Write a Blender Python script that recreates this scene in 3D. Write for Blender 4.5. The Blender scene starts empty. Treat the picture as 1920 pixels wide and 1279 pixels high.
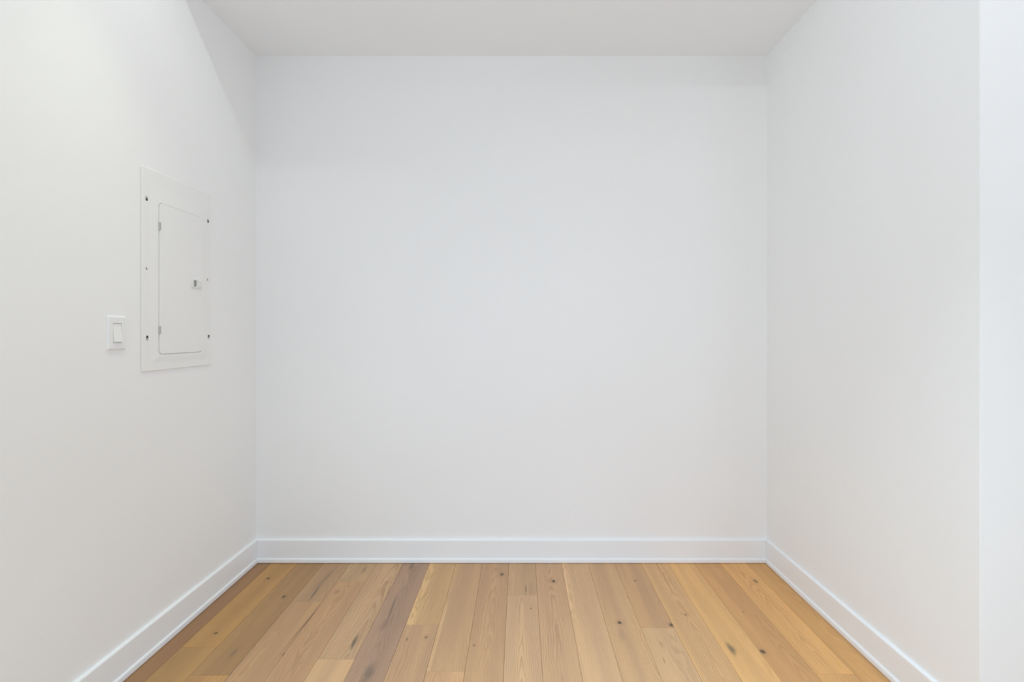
import bpy, bmesh, math, random

C = bpy.context.scene.collection
SC = bpy.context.scene

# ------------------------------------------------------------------ camera
EYE = 1.188
cam_data = bpy.data.cameras.new('camera')
cam = bpy.data.objects.new('camera', cam_data)
C.objects.link(cam)
cam.location = (0, 0, EYE)
cam.rotation_euler = (math.pi / 2, 0, 0)
cam_data.sensor_width = 36.0
cam_data.lens = 16.0
cam_data.shift_x = -15.0 / 1920
cam_data.shift_y = -17.5 / 1920
cam_data.clip_start = 0.02
SC.camera = cam

# ------------------------------------------------------------------ view, world, lights
SC.view_settings.view_transform = 'Standard'
SC.view_settings.look = 'None'
SC.view_settings.gamma = 1.0
SC.view_settings.use_curve_mapping = False
SC.view_settings.exposure = 0.0
SC.cycles.max_bounces = 16
SC.cycles.diffuse_bounces = 12

wd = bpy.data.worlds.new('daylight')
SC.world = wd
wd.use_nodes = True
wd.node_tree.nodes['Background'].inputs[0].default_value = (0.80, 0.88, 1.0, 1)
wd.node_tree.nodes['Background'].inputs[1].default_value = 0.25


def area_light(name, loc, rot, size, power, col=(1, 1, 1), size_y=None, spread=math.pi):
    d = bpy.data.lights.new(name, 'AREA')
    d.energy = power
    d.color = col
    d.spread = spread
    if size_y:
        d.shape = 'RECTANGLE'
        d.size, d.size_y = size, size_y
    else:
        d.shape = 'DISK'
        d.size = size
    o = bpy.data.objects.new(name, d)
    o.location = loc
    o.rotation_euler = rot
    C.objects.link(o)
    return o


def spot_light(name, loc, power, col, angle, blend, radius, tilt=(0, 0, 0)):
    d = bpy.data.lights.new(name, 'SPOT')
    d.energy = power
    d.color = col
    d.spot_size = angle
    d.spot_blend = blend
    d.shadow_soft_size = radius
    o = bpy.data.objects.new(name, d)
    o.location = loc
    o.rotation_euler = tilt
    C.objects.link(o)
    return o


HPI = math.pi / 2
#LIGHTS
# added fills behind, beside and above the camera, plus the recessed ceiling lamps
area_light('rear_fill', (2.6, -3.93, 1.55), (HPI, 0, 0), 1.2, 20.08, (0.660, 0.803, 1.000), 2.2)  # added fill, stands before solid wall beside the window
area_light('right_fill', (3.25, -0.9, 1.55), (HPI, 0, HPI), 3.0, 22.71, (0.606, 0.806, 1.000), 2.2)  # added area light; the far right wall has no window
area_light('left_wall_fill', (-1.30, -0.5, 1.5), (HPI, 0, -HPI), 0.6, 23.62, (0.797, 0.919, 1.000), 2.0)  # fill light put in; no doorway opens in this wall
area_light('left_fill', (-0.7, -0.9, 1.3), (HPI, 0, -0.3), 0.3, 10.73, (0.509, 0.757, 1.000), 0.3)
spot_light('low_fill', (0.15, -0.3, 0.8), 22.17, (0.547, 0.748, 1.000), math.radians(80), 1.0, 0.25, (HPI - 0.14, 0, 0))
spot_light('ceiling_lamp_left', (-0.95, 1.37, 3.03), 37.46, (0.948, 1.000, 0.717), math.radians(60), 1.0, 0.02)
spot_light('ceiling_lamp_left_spill', (-0.70, 1.37, 3.03), 8.89, (0.924, 0.989, 1.000), math.radians(125), 1.0, 0.02, (0, 0.5, 0))
spot_light('ceiling_lamp_left_glow', (-0.80, 1.37, 3.03), 6.24, (0.998, 1.000, 0.856), math.radians(75), 1.0, 0.02, (0.12, 0.35, 0))
spot_light('ceiling_lamp_right', (0.9, 0.45, 2.98), 16.45, (0.938, 0.989, 1.000), math.radians(150), 1.0, 0.015, (0.3, -0.3, 0))
spot_light('overhead_fill', (0.4, 0.1, 3.0), 200.24, (0.623, 0.847, 1.000), math.radians(90), 1.0, 0.03)  # unseen light added overhead to brighten the floor
#ENDLIGHTS

# ------------------------------------------------------------------ room measures (metres)
XL, XR, YB = -1.364, 1.2756, 2.351        # alcove left, right and back wall faces
HC, HU = 2.612, 3.06                      # alcove ceiling, higher ceiling of the room in front
YS = 1.785                                # front edge of the low alcove ceiling
YR = 1.2613                               # wall that returns to the right of the alcove
YF, XE = -4.0, 3.3                        # front (window) wall, far right wall
T = 0.12


# ------------------------------------------------------------------ helpers
def finish(name, bm, mat, parent=None, smooth=False, loc=None):
    bmesh.ops.recalc_face_normals(bm, faces=bm.faces)
    me = bpy.data.meshes.new(name)
    bm.to_mesh(me)
    bm.free()
    for m in (mat if isinstance(mat, (list, tuple)) else [mat]):
        me.materials.append(m)
    if smooth:
        for p in me.polygons:
            p.use_smooth = True
    o = bpy.data.objects.new(name, me)
    C.objects.link(o)
    if loc is not None:
        o.location = loc
    if parent:
        o.parent = parent
    return o


def box(bm, x0, x1, y0, y1, z0, z1, mi=0):
    v = [bm.verts.new((x, y, z)) for x in (x0, x1) for y in (y0, y1) for z in (z0, z1)]
    fs = []
    for q in ((0, 1, 3, 2), (4, 6, 7, 5), (0, 4, 5, 1), (2, 3, 7, 6), (0, 2, 6, 4), (1, 5, 7, 3)):
        f = bm.faces.new([v[i] for i in q])
        f.material_index = mi
        fs.append(f)
    return v, fs


def structure(name, bm, mat, parent=None):
    o = finish(name, bm, mat, parent)
    if parent is None:
        o['kind'] = 'structure'
    return o


def thing(name, label, cat, loc):
    o = bpy.data.objects.new(name, None)
    o.empty_display_size = 0.05
    o.location = loc
    C.objects.link(o)
    o['label'] = label
    o['category'] = cat
    return o


# ------------------------------------------------------------------ materials
def lin(c):
    return tuple(((v / 255) / 12.92 if v <= 10 else ((v / 255 + 0.055) / 1.055) ** 2.4) for v in c)


def plain(name, col, rough, bump=0.0, bscale=300.0, metal=0.0, spec=0.5):
    m = bpy.data.materials.new(name)
    m.use_nodes = True
    nt = m.node_tree
    b = nt.nodes['Principled BSDF']
    b.inputs['Base Color'].default_value = (*col, 1)
    b.inputs['Roughness'].default_value = rough
    b.inputs['Metallic'].default_value = metal
    b.inputs['Specular IOR Level'].default_value = spec
    tc = nt.nodes.new('ShaderNodeTexCoord')
    nz = nt.nodes.new('ShaderNodeTexNoise')
    nz.inputs['Scale'].default_value = 2.3
    nz.inputs['Detail'].default_value = 2
    nt.links.new(tc.outputs['Object'], nz.inputs['Vector'])
    mx = nt.nodes.new('ShaderNodeMix')
    mx.data_type = 'RGBA'
    mx.inputs[6].default_value = (*[v * 0.992 for v in col], 1)
    mx.inputs[7].default_value = (*[min(1, v * 1.008) for v in col], 1)
    nt.links.new(nz.outputs[0], mx.inputs[0])
    nt.links.new(mx.outputs[2], b.inputs['Base Color'])
    if bump:
        n2 = nt.nodes.new('ShaderNodeTexNoise')
        n2.inputs['Scale'].default_value = bscale
        n2.inputs['Detail'].default_value = 3
        nt.links.new(tc.outputs['Object'], n2.inputs['Vector'])
        bp = nt.nodes.new('ShaderNodeBump')
        bp.inputs['Strength'].default_value = bump
        bp.inputs['Distance'].default_value = 0.001
        nt.links.new(n2.outputs[0], bp.inputs['Height'])
        nt.links.new(bp.outputs[0], b.inputs['Normal'])
    return m


M_WALL = plain('wall_paint', (0.874, 0.8745, 0.8725), 0.75, 0.08, 420, spec=0.25)
M_CEIL = plain('ceiling_paint', (0.885, 0.905, 0.93), 0.9, 0.06, 420, spec=0.1)
M_TRIM = plain('trim_paint', (0.870, 0.880, 0.892), 0.35, spec=0.4)
M_METAL = plain('panel_enamel', (0.852, 0.847, 0.838), 0.5, 0.04, 700, spec=0.35)
M_DOOR = plain('panel_door_enamel', (0.85, 0.846, 0.84), 0.5, 0.04, 700, spec=0.35)
M_PLASTIC = plain('switch_plastic', (0.84, 0.84, 0.845), 0.3, spec=0.45)
M_LATCH = plain('latch_plastic', (0.78, 0.78, 0.77), 0.4, spec=0.4)
M_ROCKER = plain('rocker_plastic', (0.85, 0.85, 0.83), 0.3, spec=0.45)
M_STEEL = plain('screw_steel', (0.55, 0.55, 0.54), 0.3, metal=0.9)
M_DARK = plain('hole_shade', (0.045, 0.043, 0.04), 0.8)  # dark colour stands in for shade inside the screw slots
M_GREY = plain('latch_recess_grey', (0.30, 0.30, 0.29), 0.6)
M_HINGE = plain('hinge_steel', (0.50, 0.50, 0.49), 0.45, metal=0.5)
M_SUB = plain('subfloor_dark', (0.05, 0.035, 0.025), 0.9)
M_GLASS = plain('window_glass', (1, 1, 1), 0.0)
M_GLASS.node_tree.nodes['Principled BSDF'].inputs['Transmission Weight'].default_value = 1.0


class G:
    """small node graph builder"""
    def __init__(self, nt):
        self.nt = nt

    def val(self, sock, x):
        if hasattr(x, 'links') or isinstance(x, bpy.types.NodeSocket):
            self.nt.links.new(x, sock)
        else:
            sock.default_value = x

    def m(self, op, a, b=0.0, c=0.0, clamp=False):
        n = self.nt.nodes.new('ShaderNodeMath')
        n.operation = op
        n.use_clamp = clamp
        for i, x in enumerate((a, b, c)):
            self.val(n.inputs[i], x)
        return n.outputs[0]

    def noise(self, vec, scale, detail=3.0, rough=0.5):
        mp = self.nt.nodes.new('ShaderNodeMapping')
        mp.inputs['Scale'].default_value = scale[:3]
        mp.inputs['Location'].default_value = scale[3:] if len(scale) > 3 else (0, 0, 0)
        self.nt.links.new(vec, mp.inputs['Vector'])
        n = self.nt.nodes.new('ShaderNodeTexNoise')
        n.inputs['Scale'].default_value = 1.0
        n.inputs['Detail'].default_value = detail
        n.inputs['Roughness'].default_value = rough
        self.nt.links.new(mp.outputs[0], n.inputs['Vector'])
        return n.outputs[0]

    def rng(self, x, a, b, c=0.0, d=1.0, smooth=True):
        n = self.nt.nodes.new('ShaderNodeMapRange')
        n.interpolation_type = 'SMOOTHSTEP' if smooth else 'LINEAR'
        for i, v in enumerate((x, a, b, c, d)):
            self.val(n.inputs[i], v)
        return n.outputs[0]

    def mix(self, f, a, b):
        n = self.nt.nodes.new('ShaderNodeMix')
        n.data_type = 'RGBA'
        self.val(n.inputs[0], f)
        for i, x in ((6, a), (7, b)):
            if isinstance(x, tuple):
                n.inputs[i].default_value = (*x[:3], 1)
            else:
                self.nt.links.new(x, n.inputs[i])
        return n.outputs[2]


def wood(name, col, seed, cath=None, ring=0.5, knots=(), streaks=(), sap=None, tone=0.75, tilt=0.0):
    """oak plank.  local x runs across the board, local y along it.
    cath=(u0, h, slope, v0, wavelength); knots=(u, v, ru, rv, strength);
    streaks=(u, v, ru, rv, lean, strength, colour); sap=(side, width, v_from, v_to)"""
    m = bpy.data.materials.new(name)
    m.use_nodes = True
    nt = m.node_tree
    g = G(nt)
    b = nt.nodes['Principled BSDF']
    tc = nt.nodes.new('ShaderNodeTexCoord')
    P = tc.outputs['Object']
    sx = nt.nodes.new('ShaderNodeSeparateXYZ')
    nt.links.new(P, sx.inputs[0])
    u, v = sx.outputs[0], sx.outputs[1]
    s = seed * 3.17
    rnd = random.Random(seed)
    if cath is None:
        cath = (rnd.uniform(-0.09, 0.09), rnd.uniform(0.02, 0.06), rnd.choice((-1, 1)) * rnd.uniform(0.02, 0.05),
                rnd.uniform(-0.4, 0.2), rnd.uniform(0.0045, 0.0065))
    u0, h, sl, v0, wl = cath
    # wobble of the growth rings
    w1 = g.m('MULTIPLY', g.m('SUBTRACT', g.noise(P, (14, 3.2, 1, s, 0, 0), 2), 0.5), 0.030)
    w2 = g.m('MULTIPLY', g.m('SUBTRACT', g.noise(P, (60, 14, 1, s, 5, 0), 2), 0.5), 0.0065)
    du = g.m('SUBTRACT', u, u0)
    dv = g.m('MULTIPLY_ADD', g.m('SUBTRACT', v, v0), sl, h)
    r = g.m('SQRT', g.m('ADD', g.m('MULTIPLY', du, du), g.m('MULTIPLY', dv, dv)))
    r = g.m('ADD', r, g.m('ADD', w1, w2))
    kmask = []
    for (ku, kv, ru, rv, st) in knots:
        a = g.m('DIVIDE', g.m('SUBTRACT', u, ku), ru)
        c = g.m('DIVIDE', g.m('SUBTRACT', v, kv), rv)
        d2 = g.m('ADD', g.m('MULTIPLY', a, a), g.m('MULTIPLY', c, c))
        d = g.m('ADD', g.m('SQRT', d2), g.m('MULTIPLY', g.m('SUBTRACT', g.noise(P, (160, 110, 1, s, 2, 0), 2), 0.5), 0.9))
        r = g.m('ADD', r, g.m('DIVIDE', 0.012 * min(1, ru / 0.006), g.m('MULTIPLY_ADD', d2, 0.12, 1.0)))
        kmask.append((g.m('MULTIPLY', g.rng(d, 1.35, 0.45), st), g.rng(d, 3.6, 0.8), st))
    ph = g.m('FRACT', g.m('DIVIDE', r, wl))
    rings = g.m('MULTIPLY', g.rng(ph, 0.35, 0.86), g.rng(ph, 1.0, 0.90))
    vary = g.noise(P, (9, 2.0, 1, s, 9, 0), 2)
    rings = g.m('MULTIPLY', rings, g.rng(vary, 0.3, 0.65, 0.35, 1.0))
    fib = g.noise(P, (420, 9, 1, s, 1, 0), 3, 0.6)
    fib2 = g.noise(P, (150, 3.0, 1, s, 3, 0), 3, 0.6)
    band = g.noise(P, (16, 0.9, 1, s, 7, 0), 2)
    base = lin(col)
    dark = tuple(base[i] * (0.70, 0.66, 0.62)[i] for i in range(3))
    grey = tuple(base[i] * (0.87, 0.88, 0.92)[i] for i in range(3))
    lite = tuple(base[i] * (1.09, 1.09, 1.05)[i] for i in range(3))
    c = g.mix(g.rng(band, 0.32, 0.68), grey, lite)
    c = g.mix(tone, base, c)
    if sap:
        side, wdt, va, vb = sap
        e = g.m('ADD', g.m('MULTIPLY', u, side), g.m('MULTIPLY', g.m('SUBTRACT', g.noise(P, (30, 3, 1, s, 4, 0), 2), 0.5), 0.012))
        k = g.rng(e, 0.0677 - wdt - 0.004, 0.0677 - wdt + 0.004)
        k = g.m('MULTIPLY', k, g.m('MULTIPLY', g.rng(v, va, va + 0.1), g.rng(v, vb, vb - 0.1)))
        c = g.mix(g.m('MULTIPLY', k, 0.8), c, tuple(min(0.9, base[i] * (1.24, 1.27, 1.22)[i]) for i in range(3)))
    c = g.mix(g.m('MULTIPLY', rings, min(1.0, ring * 1.35)), c, dark)
    c = g.mix(g.m('MULTIPLY', g.rng(fib, 0.48, 0.74), 0.36), c, dark)
    c = g.mix(g.m('MULTIPLY', g.rng(fib2, 0.48, 0.25), 0.35), c, lite)
    pore = g.noise(P, (900, 55, 1, s, 8, 0), 2, 0.6)
    c = g.mix(g.m('MULTIPLY', g.rng(pore, 0.58, 0.74), 0.34), c, dark)
    for (ku, kv, ru, rv, lean, st, scol) in streaks:
        dvv = g.m('SUBTRACT', v, kv)
        wob = g.m('MULTIPLY', g.m('SUBTRACT', g.noise(P, (30, 12, 1, s, 6, 0), 3), 0.5), 1.6)
        a = g.m('ADD', g.m('DIVIDE', g.m('SUBTRACT', g.m('SUBTRACT', u, ku), g.m('MULTIPLY', dvv, lean)), ru), wob)
        e = g.m('DIVIDE', dvv, rv)
        d = g.m('SQRT', g.m('ADD', g.m('MULTIPLY', a, a), g.m('MULTIPLY', e, e)))
        c = g.mix(g.m('MULTIPLY', g.rng(d, 1.3, 0.1), st), c, lin(scol))
    for core, halo, st in kmask:
        c = g.mix(g.m('MULTIPLY', halo, 0.38 * st), c, tuple(v_ * 0.8 for v_ in grey))
        c = g.mix(core, c, lin((78, 66, 54)))
    nt.links.new(c, b.inputs['Base Color'])
    b.inputs['Roughness'].default_value = 0.52
    b.inputs['Specular IOR Level'].default_value = 0.3
    hgt = g.m('SUBTRACT', g.m('MULTIPLY', fib, -0.5), g.m('MULTIPLY', rings, 0.3))
    bp = nt.nodes.new('ShaderNodeBump')
    bp.inputs['Strength'].default_value = 0.12
    bp.inputs['Distance'].default_value = 0.0006
    nt.links.new(hgt, bp.inputs['Height'])
    nt.links.new(bp.outputs[0], b.inputs['Normal'])
    return m


# ------------------------------------------------------------------ walls and ceiling
bm = bmesh.new(); box(bm, XL - T, XL, YF - T, YB + T, -0.03, HU + T); structure('wall_left', bm, M_WALL)
bm = bmesh.new(); box(bm, XL, XR + T, YB, YB + T, -0.03, HC + T); structure('wall_back', bm, M_WALL)
bm = bmesh.new()
vs, fs = box(bm, XR, XR + T, YR, YB, -0.03, HU + T)
ed = [e for e in bm.edges if all(abs(v.co.x - XR) < 1e-6 and abs(v.co.y - YR) < 1e-6 for v in e.verts)]
bmesh.ops.bevel(bm, geom=ed, offset=0.002, segments=3, affect='EDGES')
structure('wall_right', bm, M_WALL)
bm = bmesh.new(); box(bm, XR + T, XE, YR, YR + T, -0.03, HU + T); structure('wall_return', bm, M_WALL)
bm = bmesh.new(); box(bm, XE, XE + T, YF - T, YR + T, -0.03, HU + T); structure('wall_far_right', bm, M_WALL)
# front wall behind the camera with its window opening
WX0, WX1, WZ0, WZ1 = -0.95, 1.75, 0.45, 2.65
bm = bmesh.new()
box(bm, XL, WX0, YF - T, YF, -0.03, HU + T)
box(bm, WX1, XE, YF - T, YF, -0.03, HU + T)
box(bm, WX0, WX1, YF - T, YF, -0.03, WZ0)
box(bm, WX0, WX1, YF - T, YF, WZ1, HU + T)
structure('wall_front', bm, M_WALL)
# low alcove ceiling stepping up to the higher ceiling of the room in front
bm = bmesh.new()
prof = [(YB, HC), (YS, HC), (YS, HU), (YF, HU), (YF, HU + T), (YB, HU + T)]
a = [bm.verts.new((XL, y, z)) for y, z in prof]
b_ = [bm.verts.new((XR, y, z)) for y, z in prof]
bm.faces.new(a); bm.faces.new(b_)
for i in range(len(prof)):
    j = (i + 1) % len(prof)
    bm.faces.new((a[i], a[j], b_[j], b_[i]))
box(bm, XR, XE, YF, YR, HU, HU + T)
structure('ceiling', bm, M_CEIL)

# window behind the camera
bm = bmesh.new()
fw = 0.06
box(bm, WX0, WX0 + fw, YF - 0.10, YF - 0.03, WZ0, WZ1)
box(bm, WX1 - fw, WX1, YF - 0.10, YF - 0.03, WZ0, WZ1)
box(bm, WX0 + fw, WX1 - fw, YF - 0.10, YF - 0.03, WZ0, WZ0 + fw)
box(bm, WX0 + fw, WX1 - fw, YF - 0.10, YF - 0.03, WZ1 - fw, WZ1)
box(bm, 0.37, 0.43, YF - 0.10, YF - 0.03, WZ0 + fw, WZ1 - fw)
win = structure('window_1', bm, M_TRIM)
for x0, x1 in ((WX0 + fw, 0.37), (0.43, WX1 - fw)):
    bm = bmesh.new(); box(bm, x0, x1, YF - 0.07, YF - 0.064, WZ0 + fw, WZ1 - fw)
    finish('pane', bm, M_GLASS, win)


# ------------------------------------------------------------------ baseboards with shoe moulding
BASE = [(0, 0.0), (0.0125, 0.0), (0.0125, 0.1125), (0.0115, 0.1155), (0.0085, 0.1175), (0.0045, 0.1185), (0, 0.1185)]
SHOE = [(0.0127, 0.0025), (0.0192, 0.0025), (0.0192, 0.0165), (0.0184, 0.0200), (0.0164, 0.0228), (0.0127, 0.0242)]


def moulding(name, prof, start, end, mat, parent=None):
    """prof: (distance from wall, height).  start/end: functions of the distance -> (x, y)"""
    bm = bmesh.new()
    A = [bm.verts.new((*start(d), z)) for d, z in prof]
    B = [bm.verts.new((*end(d), z)) for d, z in prof]
    bm.faces.new(A); bm.faces.new(list(reversed(B)))
    for i in range(len(prof)):
        j = (i + 1) % len(prof)
        bm.faces.new((A[i], B[i], B[j], A[j]))
    o = finish(name, bm, mat, parent)
    if parent is None:
        o['kind'] = 'structure'
    return o


GP = 0.0003
runs = {
    'baseboard_left': (lambda d: (XL + d, YF), lambda d: (XL + d, YB - d - GP)),
    'baseboard_back': (lambda d: (XL + d + GP, YB - d), lambda d: (XR - d - GP, YB - d)),
    'baseboard_right': (lambda d: (XR - d, YB - d - GP), lambda d: (XR - d, YR - d + GP)),
    'baseboard_return': (lambda d: (XR - d + GP, YR - d), lambda d: (XE, YR - d)),
}
for nm, (s_, e_) in runs.items():
    bb = moulding(nm, BASE, s_, e_, M_TRIM)
    moulding('shoe_moulding', SHOE, s_, e_, M_TRIM, bb)

# ------------------------------------------------------------------ floor: subfloor slab + oak planks
PW, X0 = 0.1354, 0.0779                   # plank width, x of seam 0
TH = 0.014
YP = 1.15                                 # planks are laid singly back to here and on towards the room
bm = bmesh.new()
box(bm, XL - T, XE + T, YF - T, YB + T, -0.06, -TH - 0.0005)
floor = structure('floor', bm, M_SUB)
YN = -0.6                                 # nearest plank end laid singly


def plank(row, y_far, y_near, mat):
    xa, xb = X0 + row * PW, X0 + (row + 1) * PW
    xc = (xa + xb) / 2
    g_ = 0.00035
    xa, xb = max(xa + g_, XL + 0.008), min(xb - g_, (XR - 0.008) if y_far > YR - 0.01 else XE - 0.008)
    y1, y0 = y_far - g_, y_near + g_
    bv = 0.0007
    bm = bmesh.new()
    lo = [bm.verts.new((x - xc, y - YB, -TH)) for x, y in ((xa, y0), (xb, y0), (xb, y1), (xa, y1))]
    mi = [bm.verts.new((x - xc, y - YB, -bv)) for x, y in ((xa, y0), (xb, y0), (xb, y1), (xa, y1))]
    up = [bm.verts.new((x - xc, y - YB, 0)) for x, y in ((xa + bv, y0 + bv), (xb - bv, y0 + bv), (xb - bv, y1 - bv), (xa + bv, y1 - bv))]
    for p, q in ((lo, mi), (mi, up)):
        for i in range(4):
            j = (i + 1) % 4
            bm.faces.new((p[i], p[j], q[j], q[i]))
    bm.faces.new(up); bm.faces.new(list(reversed(lo)))
    return finish('floor_plank', bm, mat, floor, loc=(xc, YB, 0))


def px(x, y):
    """point of the floor seen at pixel (x, y) of the photograph, as (x, y) in metres"""
    d = EYE * 853.33 / (y - 622.0)
    return ((x - 975.0) * d / 853.33, d)


def loc_(row, x, y):
    a_, d = px(x, y)
    return a_ - (X0 + (row + 0.5) * PW), d - YB


#PLANKS
GR = (96, 88, 80)
BR = (110, 80, 56)
K = lambda row, x, y, ru, rv, st=1.0: (*loc_(row, x, y), ru, rv, st)
S = lambda row, x, y, ru, rv, lean, st, c=GR: (*loc_(row, x, y), ru, rv, lean, st, c)
BACK = YB - 0.008
# row: list of (photo y of the near end or None, colour, options)
rows = {
    -11: [(None, (163, 124, 89), dict(ring=0.25))],
    -10: [(1214, (184, 141, 90), dict(ring=0.35, knots=[K(-10, 503, 1085, .006, .008), K(-10, 405, 1187, .007, .007, .8)])),
          (None, (180, 140, 92), dict(ring=0.35))],
    -9: [(1266, (169, 132, 92), dict(ring=0.35, knots=[K(-9, 532, 1119, .006, .010)], streaks=[S(-9, 438, 1224, .010, .03, .0, .45)])),
         (None, (188, 143, 93), dict(ring=0.3))],
    -8: [(1128, (178, 143, 109), dict(ring=0.3, streaks=[S(-8, 590, 1112, .006, .07, -.05, .75), S(-8, 610, 1085, .012, .12, .1, .3)])),
         (None, (189, 149, 111), dict(ring=0.3, knots=[K(-8, 533, 1227, .005, .008)], streaks=[S(-8, 580, 1160, .004, .20, .05, .75, (84, 66, 54))]))],
    -7: [(1091.4, (190, 156, 119), dict(ring=0.4, streaks=[S(-7, 683, 1068, .01, .04, 0, .4)])),
         (None, (191, 150, 113), dict(ring=0.4, knots=[K(-7, 632, 1110, .012, .016, .25)]))],
    -6: [(1236, (199, 162, 125), dict(cath=(0.035, 0.045, 0.045, -0.25, 0.008), ring=0.75,
                                      streaks=[S(-6, 664, 1205, .008, .05, -.05, .85, (84, 82, 78))])),
         (None, (203, 164, 125), dict(ring=0.25, tone=.8))],
    -5: [(None, (174, 141, 117), dict(ring=0.45, tone=.9, streaks=[S(-5, 772, 1062, .012, .05, 0, .6), S(-5, 735, 1140, .006, .12, -.06, .6),
                                                                    S(-5, 690, 1262, .022, .06, .02, .6), S(-5, 720, 1172, .02, .05, .2, .35, (110, 84, 80))]))],
    -4: [(1171.5, (201, 162, 118), dict(ring=0.35, sap=(-1, .028, -1, .5))),
         (None, (193, 154, 118), dict(ring=0.4, knots=[K(-4, 799, 1195, .007, .008, .55), K(-4, 763, 1199, .003, .008, .7)]))],
    -3: [(1259, (196, 157, 119), dict(ring=0.35, sap=(-1, .014, -1, -.3))),
         (None, (205, 161, 121), dict(ring=0.5))],
    -2: [(None, (194, 154, 117), dict(ring=0.35, knots=[K(-2, 941, 1077, .009, .014, .75), K(-2, 930, 1068, .005, .008, .35), K(-2, 889, 1210, .003, .004, .9)]))],
    -1: [(1116.6, (195, 158, 121), dict(ring=0.3, streaks=[S(-1, 986, 1105, .004, .05, 0, .7), S(-1, 996, 1105, .02, .08, 0, .3, (150, 118, 96))])),
         (None, (209, 170, 131), dict(cath=(-0.005, 0.03, 0.035, -0.1, 0.007), ring=0.5, knots=[K(-1, 996, 1141, .003, .004, .9)]))],
    0: [(None, (201, 161, 124), dict(cath=(0.0, 0.02, 0.03, -0.55, 0.007), ring=0.5, knots=[K(0, 1038, 1090, .008, .012, .9)]))],
    1: [(None, (212, 171, 131), dict(ring=0.25, tone=.7, sap=(-1, .009, -.45, 0.1)))],
    2: [(None, (206, 165, 124), dict(ring=0.35, knots=[K(2, 1161.5, 1167.5, .0085, .0095, 1)], streaks=[S(2, 1165, 1190, .018, .05, 0, .25, (130, 108, 96))]))],
    3: [(1177.4, (203, 160, 119), dict(ring=0.3, knots=[K(3, 1191, 1089, .006, .006, .6), K(3, 1259, 1172, .010, .011, .85)])),
        (None, (215, 174, 131), dict(ring=0.35, streaks=[S(3, 1240, 1208, .003, .02, 0, .5, BR), S(3, 1245, 1238, .003, .02, 0, .5)]))],
    4: [(None, (220, 174, 124), dict(cath=(0.01, 0.02, 0.03, -0.3, 0.007), ring=0.6, knots=[K(4, 1285.5, 1153, .004, .006, .8)]))],
    5: [(None, (227, 177, 118), dict(ring=0.2, tone=.7, streaks=[S(5, 1372, 1217, .014, .04, 0, .8, (104, 94, 76))]))],
    6: [(None, (213, 162, 109), dict(ring=0.35, knots=[K(6, 1430, 1222, .010, .012, .85), K(6, 1394, 1148, .003, .003, .8)]))],
    7: [(1264, (230, 176, 115), dict(cath=(0.0, 0.015, 0.035, -0.5, 0.0075), ring=0.5, knots=[K(7, 1417, 1090, .010, .016, .6)])),
        (None, (219, 167, 109), dict(ring=0.3))],
    8: [(None, (213, 163, 106), dict(ring=0.3))],
}
#ENDPLANKS
seed = 1
rr = random.Random(5)
spare = []
for row, parts in rows.items():
    far = BACK
    for (py, col, opt) in parts:
        near = px(975, py)[1] if py else rr.uniform(0.75, 1.35)
        if len(parts) == 1:
            near = rr.uniform(0.5, 1.3)
        if row == 8:
            near = YR - 0.011                # full-width boards carry on past the wall corner
        mt = wood('oak_plank_%02d' % seed, col, seed, **opt)
        spare.append(mt)
        plank(row, far, near, mt)
        far = near
        seed += 1
    while far > YN:                        # the same boards run on towards the room
        near = max(YN, far - rr.uniform(0.8, 1.5))
        if near - YN < 0.3:
            near = YN
        plank(row, far, near, rr.choice(spare))
        far = near
for row in (9, 10, 11):
    far = YR - 0.01
    while far > YN:
        near = max(YN, far - rr.uniform(0.7, 1.3))
        if near - YN < 0.3:
            near = YN
        plank(row, far, near, rr.choice(spare))
        far = near
# remainder of the room floor, out of the photograph
bm = bmesh.new()
box(bm, XL + 0.008, XE - 0.008, YF + 0.008, YN - 0.0005, -TH, 0)
box(bm, X0 + 12 * PW + 0.0005, XE - 0.008, YN, YR - 0.01, -TH, 0)
rest = finish('floor_plank', bm, wood('oak_floor_rest', (200, 160, 116), 77, ring=0.3), floor)
rest['kind'] = 'stuff'


# ------------------------------------------------------------------ electrical panel on the left wall
def rrect(y0, y1, z0, z1, r, n=5):
    pts = []
    for cy, cz, a0 in ((y1 - r, z1 - r, 0), (y0 + r, z1 - r, 90), (y0 + r, z0 + r, 180), (y1 - r, z0 + r, 270)):
        for i in range(n + 1):
            t = math.radians(a0 + 90 * i / n)
            pts.append((cy + r * math.cos(t), cz + r * math.sin(t)))
    return pts


def rings(bm, loops, cap=True, mi=0):
    """loops: list of (points(y, z), p) with p the distance from the wall"""
    prev = None
    for pts, p in loops:
        cur = [bm.verts.new((p, y, z)) for y, z in pts]
        if prev:
            n = len(cur)
            for i in range(n):
                j = (i + 1) % n
                f = bm.faces.new((prev[i], prev[j], cur[j], cur[i]))
                f.material_index = mi
        prev = cur
    if cap:
        f = bm.faces.new(prev)
        f.material_index = mi


PY0, PY1, PZ0, PZ1 = 1.6365, 2.005, 1.0425, 1.788
base_pt = (XL, (PY0 + PY1) / 2, PZ0)
panel = thing('electrical_panel', 'white painted metal breaker panel with hinged door, set flush in the left wall', 'breaker panel', base_pt)
OFF = base_pt


def part(name, bm, mat, parent, smooth=False):
    """geometry given as (distance from wall, world y, world z)"""
    for v in bm.verts:
        v.co.y -= OFF[1]
        v.co.z -= OFF[2]
    return finish(name, bm, mat, parent, smooth)


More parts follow.
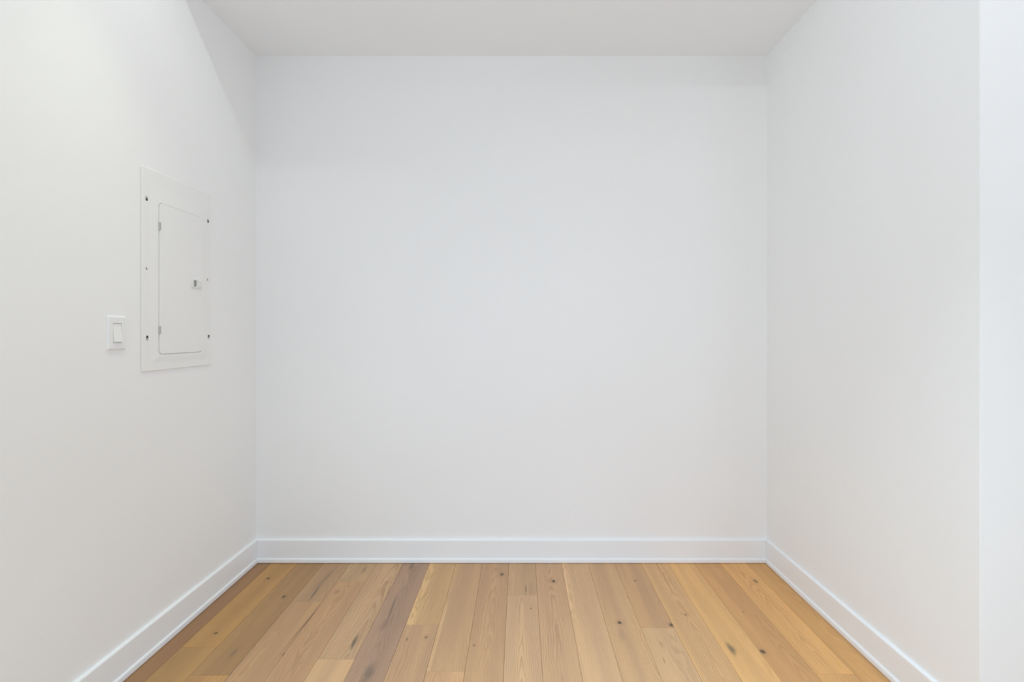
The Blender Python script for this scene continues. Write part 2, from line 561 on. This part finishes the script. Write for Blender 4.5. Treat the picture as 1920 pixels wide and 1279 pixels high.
DY0, DY1, DZ0, DZ1 = 1.7135, 1.942, 1.1035, 1.674
gpl = 0.0045
bm = bmesh.new()
hole = lambda e: rrect(DY0 - gpl - e, DY1 + 0.0007 + e, DZ0 - 0.003 - e, DZ1 + 0.0009 + e, 0.0165 + e)
rings(bm, [
    (rrect(PY0 + .004, PY1 - .004, PZ0 + .004, PZ1 - .004, 0.004), 0.0),
    (rrect(PY0 + .004, PY1 - .004, PZ0 + .004, PZ1 - .004, 0.004), 0.0014),
    (rrect(PY0, PY1, PZ0, PZ1, 0.004), 0.0014),
    (rrect(PY0, PY1, PZ0, PZ1, 0.004), 0.0028),
    (rrect(PY0 + .0025, PY1 - .0025, PZ0 + .0025, PZ1 - .0025, 0.004), 0.0042),
    (rrect(PY0 + .038, PY1 - .027, PZ0 + .029, PZ1 - .055, 0.004), 0.0042),
    (rrect(PY0 + .068, PY1 - .054, PZ0 + .051, PZ1 - .104, 0.006), 0.0066),
    (hole(0.0), 0.0066),
    (hole(0.0), 0.0006),
])
part('cover', bm, M_METAL, panel)
bm = bmesh.new()
rings(bm, [
    (rrect(DY0, DY1, DZ0, DZ1, 0.0145), 0.0008),
    (rrect(DY0, DY1, DZ0, DZ1, 0.0145), 0.0068),
    (rrect(DY0 + .0008, DY1 - .0008, DZ0 + .0008, DZ1 - .0008, 0.014), 0.0078),
])
door = part('door', bm, M_DOOR, panel)
# latch on the door: moulded plate, grey finger recess, thumb slide
LY0, LY1, LZ0, LZ1 = 1.876, 1.9355, 1.3695, 1.4075
bm = bmesh.new()
hy0, hy1, hz0, hz1 = 1.8875, 1.9065, 1.3755, 1.4025
rings(bm, [
    (rrect(LY0, LY1, LZ0, LZ1, 0.003, 2), 0.0078),
    (rrect(LY0, LY1, LZ0, LZ1, 0.003, 2), 0.0104),
    (rrect(LY0 + .0015, LY1 - .0015, LZ0 + .0015, LZ1 - .0015, 0.0025, 2), 0.0118),
    (rrect(hy0, hy1, hz0, hz1, 0.001, 2), 0.0118),
    (rrect(hy0 + .0005, hy1 - .0005, hz0 + .0005, hz1 - .0005, 0.001, 2), 0.0084),
])
bm.faces.ensure_lookup_table()
bm.faces[-1].material_index = 1
rings(bm, [
    (rrect(1.911, 1.932, 1.375, 1.403, 0.002, 2), 0.0118),
    (rrect(1.911, 1.932, 1.375, 1.403, 0.002, 2), 0.0130),
    (rrect(1.9122, 1.9308, 1.3762, 1.4018, 0.002, 2), 0.0140),
])
lt = part('latch', bm, [M_LATCH, M_GREY], door)
lt['label'] = 'small white plastic latch with a grey finger recess'
bm = bmesh.new()
rings(bm, [(rrect(1.9095, 1.9195, 1.3445, 1.3475, 0.001, 2), 0.0078), (rrect(1.9095, 1.9195, 1.3445, 1.3475, 0.001, 2), 0.0084)])
part('embossed_mark', bm, M_METAL, door)
# hinges in the gap on the left of the door
for zc in (1.5855, 1.1945):
    bm = bmesh.new()
    rings(bm, [
        (rrect(1.7085, 1.7185, zc - .0145, zc + .0145, 0.002, 2), 0.0068),
        (rrect(1.7085, 1.7185, zc - .0145, zc + .0145, 0.002, 2), 0.0093),
        (rrect(1.7100, 1.7170, zc - .0135, zc + .0135, 0.002, 2), 0.0103)])
    part('hinge', bm, M_HINGE, panel)
# cover screws; keyhole slots are dark plates painting the shade inside
def disc(cy, cz, r, n=12):
    return [(cy + r * math.cos(2 * math.pi * i / n), cz + r * math.sin(2 * math.pi * i / n)) for i in range(n)]


def capsule(cy, z0, z1, r, n=6):
    pts = [(cy + r * math.cos(math.pi * i / n), z1 + r * math.sin(math.pi * i / n)) for i in range(n + 1)]
    pts += [(cy - r * math.cos(math.pi * i / n), z0 - r * math.sin(math.pi * i / n)) for i in range(n + 1)]
    return pts


screws = [(1.6575, 1.673, 'low'), (1.984, 1.671, 'low'), (1.660, 1.4195, 'mid'), (1.983, 1.416, 'mid'), (1.6605, 1.165, 'high'), (1.988, 1.1655, 'high')]
P0 = 0.0042
for sy, sz, kd in screws:
    up = {'low': -0.0035, 'mid': 0.0, 'high': 0.0045}[kd]
    r = 0.0048 if kd != 'mid' else 0.0042
    if kd == 'mid':
        slot = disc(sy - .0012, sz - .0008, 0.0047)
        off = 0
    else:
        slot = capsule(sy, sz - 0.004, sz + 0.0045, 0.0046)
        off = -0.0042 if kd == 'high' else 0.0042
    bm = bmesh.new()
    rings(bm, [(slot, P0), (slot, P0 + 0.0004)])
    kh = part('keyhole_slot', bm, M_DARK, panel)
    kh['label'] = 'keyhole slot, inner shade painted dark'
    bm = bmesh.new()
    cz = sz + off
    rings(bm, [(disc(sy, cz, r * .86), P0 + .0004), (disc(sy, cz, r * .86), P0 + .0014), (disc(sy, cz, r * .6), P0 + .0023)])
    part('screw', bm, M_STEEL if kd != 'mid' else M_METAL, panel)

# ------------------------------------------------------------------ light switch on the left wall
SY0, SY1, SZ0, SZ1 = 1.500, 1.5705, 1.1265, 1.2408
scy, scz = (SY0 + SY1) / 2, (SZ0 + SZ1) / 2
switch = thing('light_switch', 'white rocker light switch on a wall plate, beside the breaker panel', 'light switch', (XL, scy, SZ0))
OFF = (XL, scy, SZ0)
oy0, oy1, oz0, oz1 = scy - 0.0168, scy + 0.0168, scz - 0.0335, scz + 0.0335
bm = bmesh.new()
rings(bm, [
    (rrect(SY0, SY1, SZ0, SZ1, 0.0015, 2), 0.0),
    (rrect(SY0, SY1, SZ0, SZ1, 0.0015, 2), 0.0022),
    (rrect(SY0 + .0045, SY1 - .0045, SZ0 + .0045, SZ1 - .0045, 0.0015, 2), 0.0062),
    (rrect(oy0, oy1, oz0, oz1, 0.001, 2), 0.0062),
    (rrect(oy0, oy1, oz0, oz1, 0.001, 2), 0.0010),
])
part('wall_plate', bm, M_PLASTIC, switch)
# rocker: upper half pushed in, lower half standing out
bm = bmesh.new()
g_ = 0.0010
ry0, ry1, rz0, rz1 = oy0 + g_, oy1 - g_, oz0 + 0.0016, oz1 - g_
side = [(0.0015, rz0), (0.0104, rz0 + 0.001), (0.0108, rz0 + 0.003), (0.0068, scz + 0.002), (0.0040, rz1 - 0.001), (0.0015, rz1)]
A = [bm.verts.new((p, ry0, z)) for p, z in side]
B = [bm.verts.new((p, ry1, z)) for p, z in side]
bm.faces.new(A); bm.faces.new(list(reversed(B)))
for i in range(len(side)):
    j = (i + 1) % len(side)
    bm.faces.new((A[i], A[j], B[j], B[i]))
part('rocker', bm, M_ROCKER, switch)
for z in (SZ1 - 0.0105, SZ0 + 0.0105):
    bm = bmesh.new()
    rings(bm, [(disc(scy, z, .0028), 0.0062), (disc(scy, z, .0028), 0.0066), (disc(scy, z, .0018), 0.0072)])
    part('screw', bm, M_PLASTIC, switch)
